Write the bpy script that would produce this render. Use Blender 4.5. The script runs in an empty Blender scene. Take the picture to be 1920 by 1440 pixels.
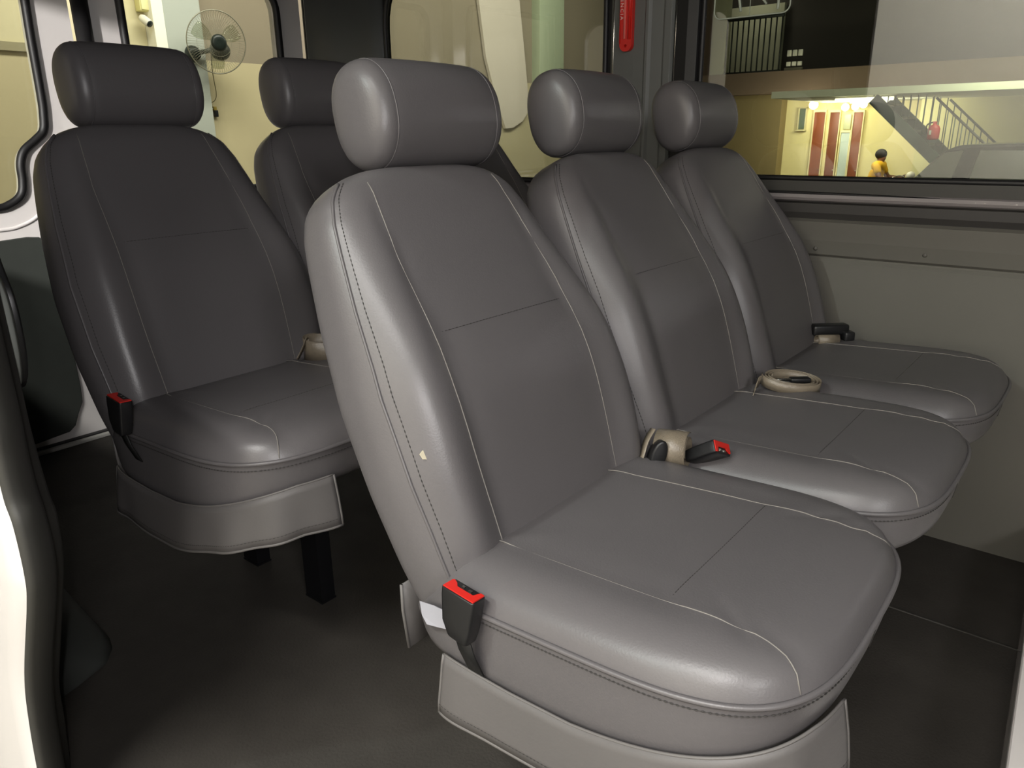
import bpy, bmesh, math, random
from mathutils import Vector, Matrix
from mathutils.bvhtree import BVHTree
random.seed(7)
sc = bpy.context.scene
COL = sc.collection

# ------------------------------------------------------------------ camera
YAW, PITCH, ROLL, FPX = 0.884, -0.319, -0.013, 1410.0
CAM = Vector((-0.795, -0.570, 1.042))
def cam_axes():
    f = Vector((math.sin(YAW)*math.cos(PITCH), math.cos(YAW)*math.cos(PITCH), math.sin(PITCH)))
    r = Vector((math.cos(YAW), -math.sin(YAW), 0)); u = r.cross(f)
    return r*math.cos(ROLL)+u*math.sin(ROLL), -r*math.sin(ROLL)+u*math.cos(ROLL), f
_r, _u, _f = cam_axes()
cd = bpy.data.cameras.new('camera'); cam = bpy.data.objects.new('camera', cd); COL.objects.link(cam)
cd.sensor_fit = 'HORIZONTAL'; cd.sensor_width = 36.0; cd.lens = FPX/1920*36.0; cd.clip_start = 0.01; cd.clip_end = 200
M = Matrix((( _r.x, _u.x, -_f.x, CAM.x), (_r.y, _u.y, -_f.y, CAM.y), (_r.z, _u.z, -_f.z, CAM.z), (0,0,0,1)))
cam.matrix_world = M
sc.camera = cam

# ------------------------------------------------------------------ world, exposure, large lights
w = bpy.data.worlds.new('night'); sc.world = w; w.use_nodes = True
w.node_tree.nodes['Background'].inputs[0].default_value = (0.55, 0.6, 0.55, 1)
w.node_tree.nodes['Background'].inputs[1].default_value = 0.05
vs = sc.view_settings
vs.view_transform = 'Standard'; vs.look = 'None'; vs.exposure = 0.0; vs.gamma = 1.0; vs.use_curve_mapping = False

def light(name, kind, loc, power, color=(1,1,1), size=0.1, size_y=None, aim=None, spot=None):
    d = bpy.data.lights.new(name, kind); d.energy = power; d.color = color
    if kind == 'AREA':
        d.size = size
        if size_y: d.shape = 'RECTANGLE'; d.size_y = size_y
    else:
        d.shadow_soft_size = size
    if kind == 'SPOT' and spot: d.spot_size = spot; d.spot_blend = 0.5
    o = bpy.data.objects.new(name, d); COL.objects.link(o); o.location = loc
    if aim is not None:
        o.rotation_euler = (Vector(aim)-Vector(loc)).to_track_quat('-Z', 'Y').to_euler()
    return o
light('phone_flash', 'POINT', (-0.835, -0.600, 1.085), 12.0, (1.0, 0.96, 0.965), 0.012)
light('garage_lamp_door_side', 'AREA', (-3.4, 1.04, 3.30), 50, (0.90, 1.0, 0.95), 0.12, aim=(0.6, 0.1, 0.85))
light('fill_light_front', 'AREA', (-1.75, -2.55, 1.95), 32, (1.0, 0.985, 0.975), 0.5, aim=(0.6, 0.9, 0.7))  # unseen fill light added behind the camera to lift the far interior
light('rear_wall_fill', 'AREA', (2.6, 3.9, 3.6), 150, (1.0, 0.98, 0.93), 3.2, 0.5, aim=(2.8, 6.0, 1.3))  # unseen area light added to brighten the garage rear wall
light('rear_wall_fill_right', 'AREA', (6.6, 3.9, 3.4), 90, (1.0, 0.98, 0.92), 2.4, 0.5, aim=(6.8, 6.0, 1.3))  # second unseen light added for the right part of the rear wall
light('rear_door_fill_spot', 'SPOT', (-2.5, 0.25, 2.0), 540, (1.0, 0.97, 0.94), 0.06, aim=(0.55, 2.15, 0.95), spot=0.62)  # added spot without a seen source, brightens the white rear doors
light('near_wall_fill', 'AREA', (-2.6, -0.6, 3.6), 620, (1.0, 0.985, 0.94), 2.0, 0.5, aim=(-4.6, -0.3, 1.3))  # unseen light added so the near wall reflects brightly in the side glass
light('yard_lamp_far', 'AREA', (13.4, 3.6, 1.52), 85, (1.0, 0.96, 0.82), 2.4, 0.4, aim=(15.0, 3.8, 0.4))
light('yard_lamp_stairs', 'AREA', (11.2, 0.8, 2.6), 70, (0.95, 1.0, 0.80), 1.5, 0.5, aim=(14.0, 1.2, 0.6))

light('balcony_fill', 'AREA', (15.1, 6.3, 3.9), 9, (1.0, 0.97, 0.85), 0.5, aim=(15.9, 6.4, 2.7))  # added light with no seen source, brightens the wall behind the railing

# ------------------------------------------------------------------ materials
def lin(c):
    c = c/255.0
    return c/12.92 if c <= 0.04045 else ((c+0.055)/1.055)**2.4
def rgb(r, g, b): return (lin(r), lin(g), lin(b), 1)
def mat(name, col, rough=0.6, metal=0.0, spec=0.5, noise=None, bump=None, emit=None, coat=0.0):
    m = bpy.data.materials.new(name); m.use_nodes = True
    nt = m.node_tree; b = nt.nodes['Principled BSDF']
    b.inputs['Base Color'].default_value = rgb(*col)
    b.inputs['Roughness'].default_value = rough; b.inputs['Metallic'].default_value = metal
    b.inputs['Specular IOR Level'].default_value = spec; b.inputs['Coat Weight'].default_value = coat
    tc = None
    if noise or bump:
        tc = nt.nodes.new('ShaderNodeTexCoord')
    if noise:
        sc_, amt = noise
        n = nt.nodes.new('ShaderNodeTexNoise'); n.inputs['Scale'].default_value = sc_; n.inputs['Detail'].default_value = 5
        nt.links.new(tc.outputs['Object'], n.inputs['Vector'])
        mx = nt.nodes.new('ShaderNodeMix'); mx.data_type = 'RGBA'
        lo = tuple(v*(1-amt) for v in rgb(*col)[:3])+(1,); hi = tuple(min(1, v*(1+amt)) for v in rgb(*col)[:3])+(1,)
        mx.inputs[6].default_value = lo; mx.inputs[7].default_value = hi
        nt.links.new(n.outputs['Fac'], mx.inputs[0]); nt.links.new(mx.outputs[2], b.inputs['Base Color'])
    if bump:
        sc_, st, dist = bump
        n = nt.nodes.new('ShaderNodeTexNoise'); n.inputs['Scale'].default_value = sc_; n.inputs['Detail'].default_value = 3
        nt.links.new(tc.outputs['Object'], n.inputs['Vector'])
        bp = nt.nodes.new('ShaderNodeBump'); bp.inputs['Strength'].default_value = st; bp.inputs['Distance'].default_value = dist
        nt.links.new(n.outputs['Fac'], bp.inputs['Height']); nt.links.new(bp.outputs['Normal'], b.inputs['Normal'])
    if emit:
        b.inputs['Emission Color'].default_value = rgb(*emit[0]); b.inputs['Emission Strength'].default_value = emit[1]
    return m
def glass_mat(name, tint, refl):
    m = bpy.data.materials.new(name); m.use_nodes = True; nt = m.node_tree
    for n in list(nt.nodes):
        if n.type != 'OUTPUT_MATERIAL': nt.nodes.remove(n)
    out = [n for n in nt.nodes if n.type == 'OUTPUT_MATERIAL'][0]
    t = nt.nodes.new('ShaderNodeBsdfTransparent'); t.inputs[0].default_value = tint
    g = nt.nodes.new('ShaderNodeBsdfGlossy'); g.inputs['Roughness'].default_value = 0.0
    lw = nt.nodes.new('ShaderNodeLayerWeight'); lw.inputs[0].default_value = 0.5   # Facing = 1 - |cos|
    pw = nt.nodes.new('ShaderNodeMath'); pw.operation = 'POWER'; pw.inputs[1].default_value = 5.0
    ma = nt.nodes.new('ShaderNodeMath'); ma.operation = 'MULTIPLY_ADD'; ma.inputs[1].default_value = 0.96; ma.inputs[2].default_value = 0.04
    mul = nt.nodes.new('ShaderNodeMath'); mul.operation = 'MULTIPLY'; mul.inputs[1].default_value = refl; mul.use_clamp = True
    nt.links.new(lw.outputs['Facing'], pw.inputs[0]); nt.links.new(pw.outputs[0], ma.inputs[0]); nt.links.new(ma.outputs[0], mul.inputs[0])
    mx = nt.nodes.new('ShaderNodeMixShader')
    nt.links.new(mul.outputs[0], mx.inputs[0]); nt.links.new(t.outputs[0], mx.inputs[1]); nt.links.new(g.outputs[0], mx.inputs[2])
    nt.links.new(mx.outputs[0], out.inputs['Surface'])
    return m

LEATHER = mat('grey_leatherette', (93, 90, 91), 0.38, 0, 0.5, (6, 0.08), (420, 0.10, 0.002))
THREAD = mat('pale_thread', (124, 120, 115), 0.8)
STITCH = mat('dark_stitching', (52, 50, 48), 0.7)
SKIRT = mat('grey_vinyl_skirt', (92, 89, 88), 0.5, 0, 0.4, (8, 0.08), (300, 0.08, 0.002))
HEM = mat('skirt_hem', (98, 95, 93), 0.55)
BLACKMETAL = mat('black_painted_steel', (14, 14, 17), 0.45)
BLACKPLASTIC = mat('black_plastic', (26, 26, 27), 0.38)
REDPLASTIC = mat('red_plastic', (205, 38, 30), 0.35)
CHROME = mat('chrome', (200, 198, 190), 0.2, 1.0)
WEBBING = mat('taupe_webbing', (122, 112, 97), 0.3, 0, 0.6, (160, 0.15), (500, 0.3, 0.002))
BLACKWEB = mat('black_webbing', (20, 20, 20), 0.6)
FLOORM = mat('black_rubber_floor', (58, 55, 51), 0.75, 0, 0.25, (9, 0.35), (180, 0.25, 0.004))
FLOORDK = mat('black_rubber_arch', (64, 66, 63), 0.6, 0, 0.3, (20, 0.2))
PANEL = mat('grey_wall_panel', (97, 95, 89), 0.7, 0, 0.3, (5, 0.06), (350, 0.06, 0.002))
LEDGE = mat('light_grey_ledge', (134, 128, 128), 0.5)
DARKTRIM = mat('dark_grey_trim', (52, 50, 48), 0.65)
PILLAR = mat('pillar_grey_trim', (98, 99, 96), 0.5)
RUBBER = mat('black_rubber', (20, 19, 20), 0.5)
RUBBERG = mat('grey_rubber', (58, 57, 53), 0.6)
WHITE = mat('white_body_paint', (226, 221, 218), 0.22, 0, 0.5, coat=0.5)
REARTRIM = mat('rear_door_trim', (56, 59, 55), 0.7, 0, 0.3, (30, 0.1))
GREYTRIM = mat('pale_grey_plastic', (190, 196, 190), 0.5)
ALU = mat('aluminium_strip', (176, 174, 168), 0.6, 0.1)
PAPER = mat('white_paper', (158, 158, 166), 0.8)
FOAM = mat('cream_foam', (214, 205, 178), 0.9)
HEADLINER = mat('headliner', (60, 58, 55), 0.9)
GLASS = glass_mat('side_glass', (0.80, 0.82, 0.76, 1), 2.2)
GLASSC = glass_mat('rear_glass', (0.90, 0.91, 0.86, 1), 1.0)
WTAUPE = mat('taupe_paint', (142, 131, 112), 0.9, 0, 0.2, (1.2, 0.05))
WBEIGE = mat('beige_paint', (190, 178, 142), 0.9, 0, 0.2, (0.8, 0.06))
COLGREY = mat('pale_grey_column', (178, 182, 172), 0.9, 0, 0.2)
STRIPW = mat('white_reveal', (245, 242, 225), 0.8)
GREENC = mat('pale_green_column', (168, 178, 148), 0.9)
REFLP = mat('pale_reflection_tint', (205, 194, 178), 0.8)  # colour of a reflection in the side glass, painted on a panel
CONCRETE = mat('concrete', (120, 116, 108), 0.85, 0, 0.3, (3, 0.2))
YELLOWW = mat('cream_yellow_wall', (216, 204, 150), 0.9, 0, 0.2, (0.7, 0.05))
BROWNW = mat('brown_fascia', (118, 100, 84), 0.9, 0, 0.2, (1.0, 0.08))
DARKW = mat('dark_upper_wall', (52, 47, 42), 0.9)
WOODDOOR = mat('brown_wood_door', (128, 66, 34), 0.5, 0, 0.4, (3, 0.2))
PALEDOOR = mat('pale_blue_door', (178, 190, 184), 0.6)
IRON = mat('dark_iron', (40, 42, 38), 0.5, 0.3)
STAIRG = mat('green_grey_steel', (72, 86, 78), 0.5)
FANBLK = mat('fan_black', (26, 34, 30), 0.4)
FANBLADE = glass_mat('clear_fan_blade', (0.80, 0.82, 0.76, 1), 0.6)
FANWIRE = mat('fan_wire', (150, 146, 128), 0.35, 0.6)
LAMPM = mat('lamp_glow', (255, 246, 205), 0.5, emit=((255, 244, 200), 9.0))
TUBEM = mat('tube_glow', (255, 250, 225), 0.5, emit=((255, 250, 222), 5.0))
SKIN = mat('skin', (120, 80, 58), 0.6)
HAIR = mat('dark_hair', (28, 22, 20), 0.7)
YELLOWT = mat('yellow_shirt', (232, 178, 24), 0.8)
TROUSER = mat('black_trousers', (22, 22, 24), 0.8)
REDEXT = mat('extinguisher_red', (200, 48, 46), 0.35)
CARP = mat('dark_car_paint', (24, 26, 24), 0.25, 0.2, coat=0.6)
CARG = mat('car_glass', (120, 124, 108), 0.15)
BIKEM = mat('motorcycle_paint', (74, 34, 34), 0.3)
ETCH = mat('etched_white', (170, 178, 160), 0.7)
WHITEPL = mat('white_plastic', (230, 226, 208), 0.5)

# ------------------------------------------------------------------ helpers
def link(name, me, m=None, parent=None, smooth=True):
    o = bpy.data.objects.new(name, me); COL.objects.link(o)
    if m is not None and not me.materials: me.materials.append(m)
    if smooth:
        for p in me.polygons: p.use_smooth = True
    if parent is not None: o.parent = parent
    return o
def mesh(name, v, f, m, parent=None, smooth=True, bevel=0.0, subsurf=0, solid=0.0):
    me = bpy.data.meshes.new(name); me.from_pydata([tuple(p) for p in v], [], f); me.update()
    bm = bmesh.new(); bm.from_mesh(me)
    bmesh.ops.recalc_face_normals(bm, faces=bm.faces)
    bm.to_mesh(me); bm.free()
    o = link(name, me, m, parent, smooth)
    if solid:
        s = o.modifiers.new('solid', 'SOLIDIFY'); s.thickness = solid; s.offset = 0
    if bevel:
        b = o.modifiers.new('bevel', 'BEVEL'); b.width = bevel; b.segments = 3; b.limit_method = 'ANGLE'; b.angle_limit = math.radians(40)
    if subsurf:
        s = o.modifiers.new('sub', 'SUBSURF'); s.levels = subsurf; s.render_levels = subsurf
    return o
def tag(o, label=None, cat=None, group=None, kind=None):
    if label: o['label'] = label
    if cat: o['category'] = cat
    if group: o['group'] = group
    if kind: o['kind'] = kind
    return o
def empty(name, loc, label=None, cat=None, group=None, rz=0.0):
    o = bpy.data.objects.new(name, None); COL.objects.link(o); o.location = loc; o.rotation_euler = (0, 0, rz)
    o.empty_display_size = 0.05
    return tag(o, label, cat, group)
def boxgeo(c, s, rot=None):
    v = []
    for x in (-.5, .5):
        for y in (-.5, .5):
            for z in (-.5, .5):
                p = Vector((x*s[0], y*s[1], z*s[2]))
                if rot is not None: p = rot @ p
                v.append(p+Vector(c))
    f = [(0,1,3,2), (4,6,7,5), (0,4,5,1), (2,3,7,6), (0,2,6,4), (1,5,7,3)]
    return v, f
def join(*gs):
    V, F = [], []
    for v, f in gs:
        n = len(V); V += list(v); F += [tuple(i+n for i in q) for q in f]
    return V, F
def box(name, c, s, m, parent=None, bevel=0.003, rot=None):
    v, f = boxgeo(c, s, rot); return mesh(name, v, f, m, parent, smooth=bevel > 0, bevel=bevel)
def tubegeo(pts, r, n=8, cyc=False, caps=True):
    pts = [Vector(p) for p in pts]; N = len(pts); V, F = [], []
    t0 = None; nor = None
    for i in range(N):
        a = pts[(i-1) % N] if (cyc or i > 0) else pts[i]
        b = pts[(i+1) % N] if (cyc or i < N-1) else pts[i]
        t = (b-a).normalized()
        if nor is None:
            nor = t.orthogonal().normalized()
        else:
            nor = (nor - t*nor.dot(t))
            nor = nor.normalized() if nor.length > 1e-6 else t.orthogonal().normalized()
        bi = t.cross(nor)
        rr = r[i] if isinstance(r, (list, tuple)) else r
        for k in range(n):
            an = 2*math.pi*k/n
            V.append(pts[i]+nor*math.cos(an)*rr+bi*math.sin(an)*rr)
    for i in range(N if cyc else N-1):
        j = (i+1) % N
        for k in range(n):
            F.append((i*n+k, i*n+(k+1) % n, j*n+(k+1) % n, j*n+k))
    if caps and not cyc:
        F.append(tuple(range(n-1, -1, -1))); F.append(tuple((N-1)*n+k for k in range(n)))
    return V, F
def tube(name, pts, r, m, parent=None, n=8, cyc=False):
    v, f = tubegeo(pts, r, n, cyc); return mesh(name, v, f, m, parent)
def loft(rings, close=True, caps=True):
    n = len(rings[0]); V = [p for R in rings for p in R]; F = []
    for i in range(len(rings)-1):
        for k in range(n if close else n-1):
            F.append((i*n+k, i*n+(k+1) % n, (i+1)*n+(k+1) % n, (i+1)*n+k))
    if caps and close:
        F.append(tuple(range(n-1, -1, -1))); F.append(tuple((len(rings)-1)*n+k for k in range(n)))
    return V, F
def interp(tab, x):
    if x <= tab[0][0]: return tab[0][1:]
    for a, b in zip(tab, tab[1:]):
        if x <= b[0]:
            t = (x-a[0])/(b[0]-a[0]); return tuple(p+(q-p)*t for p, q in zip(a[1:], b[1:]))
    return tab[-1][1:]
def smooth_curve(pts, n=60):
    """Catmull-Rom through points (tuples of any length)."""
    P = [pts[0]]+list(pts)+[pts[-1]]; out = []; seg = len(pts)-1
    for i in range(n+1):
        u = i/n*seg; k = min(int(u), seg-1); t = u-k
        a, b, c, d = P[k], P[k+1], P[k+2], P[k+3]
        out.append(tuple(0.5*((2*b[j])+(-a[j]+c[j])*t+(2*a[j]-5*b[j]+4*c[j]-d[j])*t*t+(-a[j]+3*b[j]-3*c[j]+d[j])*t**3) for j in range(len(b))))
    return out
def sgnpow(v, p): return math.copysign(abs(v)**p, v)
def rrect(x0, x1, y0, y1, rad, n=8):
    """rounded rectangle, counter-clockwise; rad = (bl, br, tr, tl)"""
    if not isinstance(rad, tuple): rad = (rad,)*4
    C = [((x0+rad[0], y0+rad[0]), rad[0], 180), ((x1-rad[1], y0+rad[1]), rad[1], 270), ((x1-rad[2], y1-rad[2]), rad[2], 0), ((x0+rad[3], y1-rad[3]), rad[3], 90)]
    out = []
    for (cx, cy), r, a0 in C:
        for k in range(n+1):
            a = math.radians(a0+90*k/n); out.append((cx+r*math.cos(a), cy+r*math.sin(a)))
    return out
def plate(name, outer, holes, thick, to3, m, parent=None, bevel=0.0):
    """flat plate with holes: 2D outlines filled and given thickness along the third axis"""
    bm = bmesh.new(); edges = []
    for loop in [outer]+holes:
        vs_ = [bm.verts.new((p[0], p[1], 0)) for p in loop]
        for i in range(len(vs_)): edges.append(bm.edges.new((vs_[i], vs_[(i+1) % len(vs_)])))
    bmesh.ops.triangle_fill(bm, use_beauty=True, use_dissolve=False, edges=edges)
    g = bmesh.ops.extrude_face_region(bm, geom=list(bm.faces))
    for e in g['geom']:
        if isinstance(e, bmesh.types.BMVert): e.co.z = thick
    bmesh.ops.recalc_face_normals(bm, faces=bm.faces)
    for v in bm.verts: v.co = Vector(to3(v.co.x, v.co.y, v.co.z))
    bmesh.ops.recalc_face_normals(bm, faces=bm.faces)
    me = bpy.data.meshes.new(name); bm.to_mesh(me); bm.free()
    o = link(name, me, m, parent, smooth=False)
    if bevel:
        b = o.modifiers.new('bevel', 'BEVEL'); b.width = bevel; b.segments = 2; b.limit_method = 'ANGLE'; b.angle_limit = math.radians(50)
    return o
def ribbon(name, pts, width_vec, m, parent=None, thick=0.0012):
    V = []; F = []
    for i, p in enumerate(pts):
        wv = Vector(width_vec[i] if isinstance(width_vec, list) else width_vec)
        V += [Vector(p)-wv*0.5, Vector(p)+wv*0.5]
    for i in range(len(pts)-1): F.append((2*i, 2*i+1, 2*i+3, 2*i+2))
    return mesh(name, V, F, m, parent, solid=thick)
def struct(o, label=None):
    o['kind'] = 'structure'
    if label: o['label'] = label
    return o

# ------------------------------------------------------------------ van shell
FZ = 0.05; WX = 1.20; RY = 2.15; NX = -0.50
fl = box('floor', (0.36, 0.62, FZ-0.02), (1.76, 3.2, 0.04), FLOORM, bevel=0.0); struct(fl, 'black rubber van floor with worn speckles')
# weld seam across the floor in front of the seats
sm = ribbon('trim_1', [(0.817, -0.75, FZ+0.0008), (0.817, -0.2, FZ+0.0008), (0.817, 0.6, FZ+0.0008)], (0.006, 0, 0), mat('floor_seam', (66, 64, 60), 0.7), thick=0.0014); struct(sm)

# right side wall profile swept along y
prof = [(1.235, FZ-0.02), (1.205, FZ), (1.202, 0.40), (1.203, 0.725), (1.208, 0.733), (1.208, 0.738), (1.198, 0.745), (1.190, 0.78), (1.189, 0.825), (1.196, 0.829), (1.215, 0.84), (1.26, 0.90)]
def sweep_y(name, prof, y0, y1, m, ny=2):
    rings = [[(x, y0+(y1-y0)*k/ny, z) for x, z in prof] for k in range(ny+1)]
    v, f = loft(rings, close=False, caps=False); return mesh(name, v, f, m, smooth=False, solid=0.002)
wr = sweep_y('wall_right', prof, -1.3, RY, PANEL); struct(wr, 'grey panelled side wall of the van with a horizontal seam')
tr = sweep_y('trim_2', [(1.197, 0.826), (1.200, 0.832), (1.213, 0.845), (1.216, 0.868), (1.206, 0.876)], -1.3, RY, DARKTRIM); struct(tr, 'dark grey recessed band below the side window')
lg = sweep_y('trim_3', [(1.206, 0.874), (1.196, 0.878), (1.192, 0.884), (1.194, 0.891), (1.204, 0.895), (1.24, 0.897)], -1.3, RY, LEDGE); struct(lg, 'light grey ledge under the side window')
for y, z in ((0.051, 0.759), (-0.201, 0.763)):
    V = []; 
    rings = []
    for r_, dx in ((0.006, 0.0), (0.006, 0.002), (0.004, 0.0045), (0.0015, 0.0055)):
        rings.append([(1.1955-dx, y+r_*math.cos(a), z+r_*math.sin(a)) for a in [2*math.pi*k/12 for k in range(12)]])
    v, f = loft(rings); mesh('screw', v, f, mat('screw_cap', (84, 82, 77), 0.5), wr)

# side windows: black rubber frame + glass
def yz(x): return lambda a, b, c: (x+c, a, b)
W1 = rrect(-1.25, 0.41, 0.927, 1.62, (0.05, 0.03, 0.08, 0.08))
W2 = rrect(0.70, 1.638, 0.90, 1.62, (0.06, 0.08, 0.21, 0.03))
def window(name, hole, grow, x, label):
    cx = sum(p[0] for p in hole)/len(hole); cy = sum(p[1] for p in hole)/len(hole)
    ys = [p[0] for p in hole]; zs = [p[1] for p in hole]
    gl = [(p[0], p[1]) for p in hole]
    o = plate(name, [(cx+(p[0]-cx)*1.02, cy+(p[1]-cy)*1.02) for p in gl], [], 0.004, yz(x+0.022), GLASS); struct(o, label)
    return o
w1 = window('window_1', W1, 0.03, WX, 'large side window beside the front row, yard visible through it')
w2 = window('window_2', W2, 0.03, WX, 'side window behind the grey pillar, garage wall visible through it')
fr1 = plate('window_frame', rrect(-1.3, 0.455, 0.893, 1.70, 0.03), [W1], 0.026, yz(WX+0.001), RUBBERG, w1)
fr1b = tube('rubber_seal', [(WX+0.004, y, z) for y, z in rrect(-1.25, 0.405, 0.930, 1.62, (0.05, 0.03, 0.08, 0.08))], 0.007, RUBBER, w1, cyc=True)
fr1c = tube('rubber_seal', smooth_curve([(WX-0.003, 0.30, 0.896), (WX-0.003, 0.0, 0.894), (WX-0.003, -0.25, 0.889), (WX-0.003, -0.42, 0.887), (WX-0.003, -0.8, 0.889)], 40), 0.0035, RUBBER, w1)
# crinkled ribbed strip at the lower window edge
rib = []
N = 150
for i in range(N):
    y = -0.16-0.9*i/N
    rib.append((WX-0.004+random.uniform(-.0006, .0006), y, 0.8855+0.0006*math.sin(i*2.2)))
radii = [0.0032+0.0011*math.sin(i*1.9)+random.uniform(-.0003, .0003) for i in range(N)]
v, f = tubegeo(rib, radii, 8); mesh('ribbed_strip', v, f, mat('ribbed_alu', (150, 146, 142), 0.3, 0.7), w1)
plate('window_frame', rrect(0.64, 1.70, 0.86, 1.70, 0.02), [W2], 0.026, yz(WX+0.006), RUBBER, w2)
tube('rubber_seal', [(WX+0.004, y, z) for y, z in rrect(0.705, 1.632, 0.905, 1.615, (0.06, 0.08, 0.205, 0.03))], 0.008, RUBBER, w2, cyc=True)

# pillar between the side windows, grey with a ridge
pp = [(1.222, 0.690), (1.196, 0.680), (1.186, 0.664), (1.182, 0.60), (1.181, 0.566), (1.176, 0.560), (1.176, 0.553), (1.183, 0.546), (1.186, 0.512), (1.182, 0.505), (1.182, 0.487), (1.190, 0.482), (1.222, 0.478)]
rings = [[(x, y, z) for x, y in pp] for z in (0.885, 1.2, 1.72)]
v, f = loft(rings, close=False, caps=False); pil = mesh('wall_pillar', v, f, PILLAR, smooth=False, bevel=0.002, solid=0.002); struct(pil, 'grey trimmed pillar between the two side windows')
tube('edge_strip', [(1.186, 0.474, 0.90), (1.186, 0.474, 1.70)], 0.0022, CHROME, pil)
tube('edge_strip', [(1.187, 0.668, 0.90), (1.187, 0.668, 1.70)], 0.0018, CHROME, pil)
v, f = loft([[(x, y, z) for x, y in ((1.222, 0.478), (1.185, 0.476), (1.183, 0.44), (1.190, 0.414), (1.222, 0.408))] for z in (0.90, 1.70)], close=False, caps=False)
struct(mesh('trim_4', v, f, RUBBER, smooth=False, bevel=0.002, solid=0.002), 'black rubber edge of the large side window')

# dark rear quarter trim (corner by the rear door)
v, f = loft([[(x, y, z) for x, y in ((1.22, 1.638), (1.195, 1.645), (1.186, 1.70), (1.184, 1.80), (1.165, 1.86), (1.160, 1.95), (1.178, 2.05), (1.235, 2.13))] for z in (0.88, 1.3, 1.72)], close=False, caps=False)
struct(mesh('wall_corner', v, f, mat('dark_corner_trim', (76, 78, 78), 0.5), smooth=True, solid=0.003), 'dark corner trim between side window and rear door')

# headliner
struct(box('ceiling', (0.36, 0.75, 1.73), (1.80, 2.95, 0.03), HEADLINER, bevel=0), 'van roof lining above the seats')

# rear doors (white, inside faces)
def xz(y): return lambda a, b, c: (a, y+c, b)
def rear_door(name, outer, hole, glass_poly, label):
    d = plate(name, outer, [hole], 0.05, xz(RY), WHITE, bevel=0.006); struct(d, label)
    return d
S_hole = smooth_curve([(-0.42, 0.855), (-0.20, 0.846), (0.02, 0.848), (0.075, 0.858), (0.112, 0.885), (0.124, 0.925), (0.128, 0.975), (0.145, 1.015), (0.185, 1.048), (0.212, 1.075), (0.221, 1.12), (0.225, 1.18), (0.228, 1.35), (0.232, 1.50), (0.225, 1.60), (0.19, 1.64), (0.0, 1.645), (-0.40, 1.645), (-0.46, 1.60), (-0.46, 0.90)], 110)
dl = rear_door('door_1', rrect(-0.50, 0.352, 0.040, 1.72, 0.02), S_hole[:-1], None, 'left white rear door with dark lower trim and curved window edge')
tube('window_seal', [(x, RY-0.002, z) for x, z in S_hole[:-1]], 0.013, RUBBER, dl, n=10, cyc=True)
plate('pane', [(x, z) for x, z in S_hole[:-1]], [], 0.004, xz(RY+0.03), GLASSC, dl)
tp = [(-0.47, 0.742), (-0.2, 0.744), (0.03, 0.752), (0.10, 0.756), (0.135, 0.752), (0.152, 0.733), (0.158, 0.690), (0.163, 0.56), (0.166, 0.40), (0.168, 0.24), (0.164, 0.185), (0.145, 0.150), (0.128, 0.110), (0.105, 0.092), (0.0, 0.082), (-0.47, 0.075)]
plate('trim_panel', tp, [], -0.012, xz(RY), REARTRIM, dl, bevel=0.003)
# raised bead of the door skin above the trim panel
tube('pressed_bead', smooth_curve([(-0.30, RY+0.001, 0.775), (0.0, RY+0.001, 0.782), (0.09, RY+0.001, 0.79), (0.16, RY+0.001, 0.83), (0.20, RY+0.001, 0.92)], 30), 0.006, WHITE, dl)
R_hole = rrect(0.515, 1.118, 0.86, 1.60, (0.06, 0.06, 0.10, 0.06))
dr = rear_door('door_2', rrect(0.385, 1.225, 0.040, 1.72, 0.02), R_hole, None, 'right white rear door with a black-edged window showing a wall fan')
tube('window_seal', [(x, RY-0.002, z) for x, z in R_hole], 0.014, RUBBER, dr, n=10, cyc=True)
plate('pane', R_hole, [], 0.004, xz(RY+0.03), GLASSC, dr)
ds = tube('trim_5', [(0.385, RY-0.008, 0.06), (0.385, RY-0.008, 1.70)], 0.026, RUBBER, n=12); struct(ds, 'black seal between the two rear doors')
tube('trim_6', [(1.243, RY-0.02, 0.06), (1.243, RY-0.02, 1.70)], 0.016, RUBBER, n=10)['kind'] = 'structure'
struct(box('trim_7', (0.35, RY-0.035, FZ+0.006), (1.66, 0.018, 0.012), ALU, bevel=0.002), 'pale metal sill strip at the foot of the rear doors')
struct(box('trim_8', (0.35, RY-0.008, FZ+0.004), (1.66, 0.030, 0.020), RUBBER, bevel=0.002), 'black rubber sill under the rear doors')
hb = empty('bolt', (0.205, RY-0.004, 0.085)); hb.parent = dr; hb.location = (0.205, RY-0.004, 0.085)
bpy.data.objects.remove(hb)

# near side: wheel arch, quarter panel, door-opening seal
V, F = [], []
NYa, NXa = 28, 12
for i in range(NYa+1):
    t = i/NYa
    y = 0.82+1.10*t
    H = 0.30*math.sin(math.pi*min(1, max(0, t)))**0.85
    for k in range(NXa+1):
        s = k/NXa
        # rounded plan corner at the front
        xin = -0.30 if t > 0.12 else -0.30-0.14*(1-math.sqrt(max(0, 1-((0.12-t)/0.12)**2)))
        x = xin+(NX-0.01-xin)*s
        z = FZ-0.006+H*min(1.0, 0.10+0.9*math.sin(min(1, s*1.6)*math.pi/2))*(1 if t < 1 else 1)
        if k == 0: z = FZ-0.006
        V.append((x, y, z))
for i in range(NYa):
    for k in range(NXa):
        a = i*(NXa+1)+k; F.append((a, a+1, a+NXa+2, a+NXa+1))
wa = mesh('wall_arch', V, F, FLOORDK, solid=0.004); struct(wa, 'black rubber covered wheel arch bump on the floor by the door')

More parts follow.
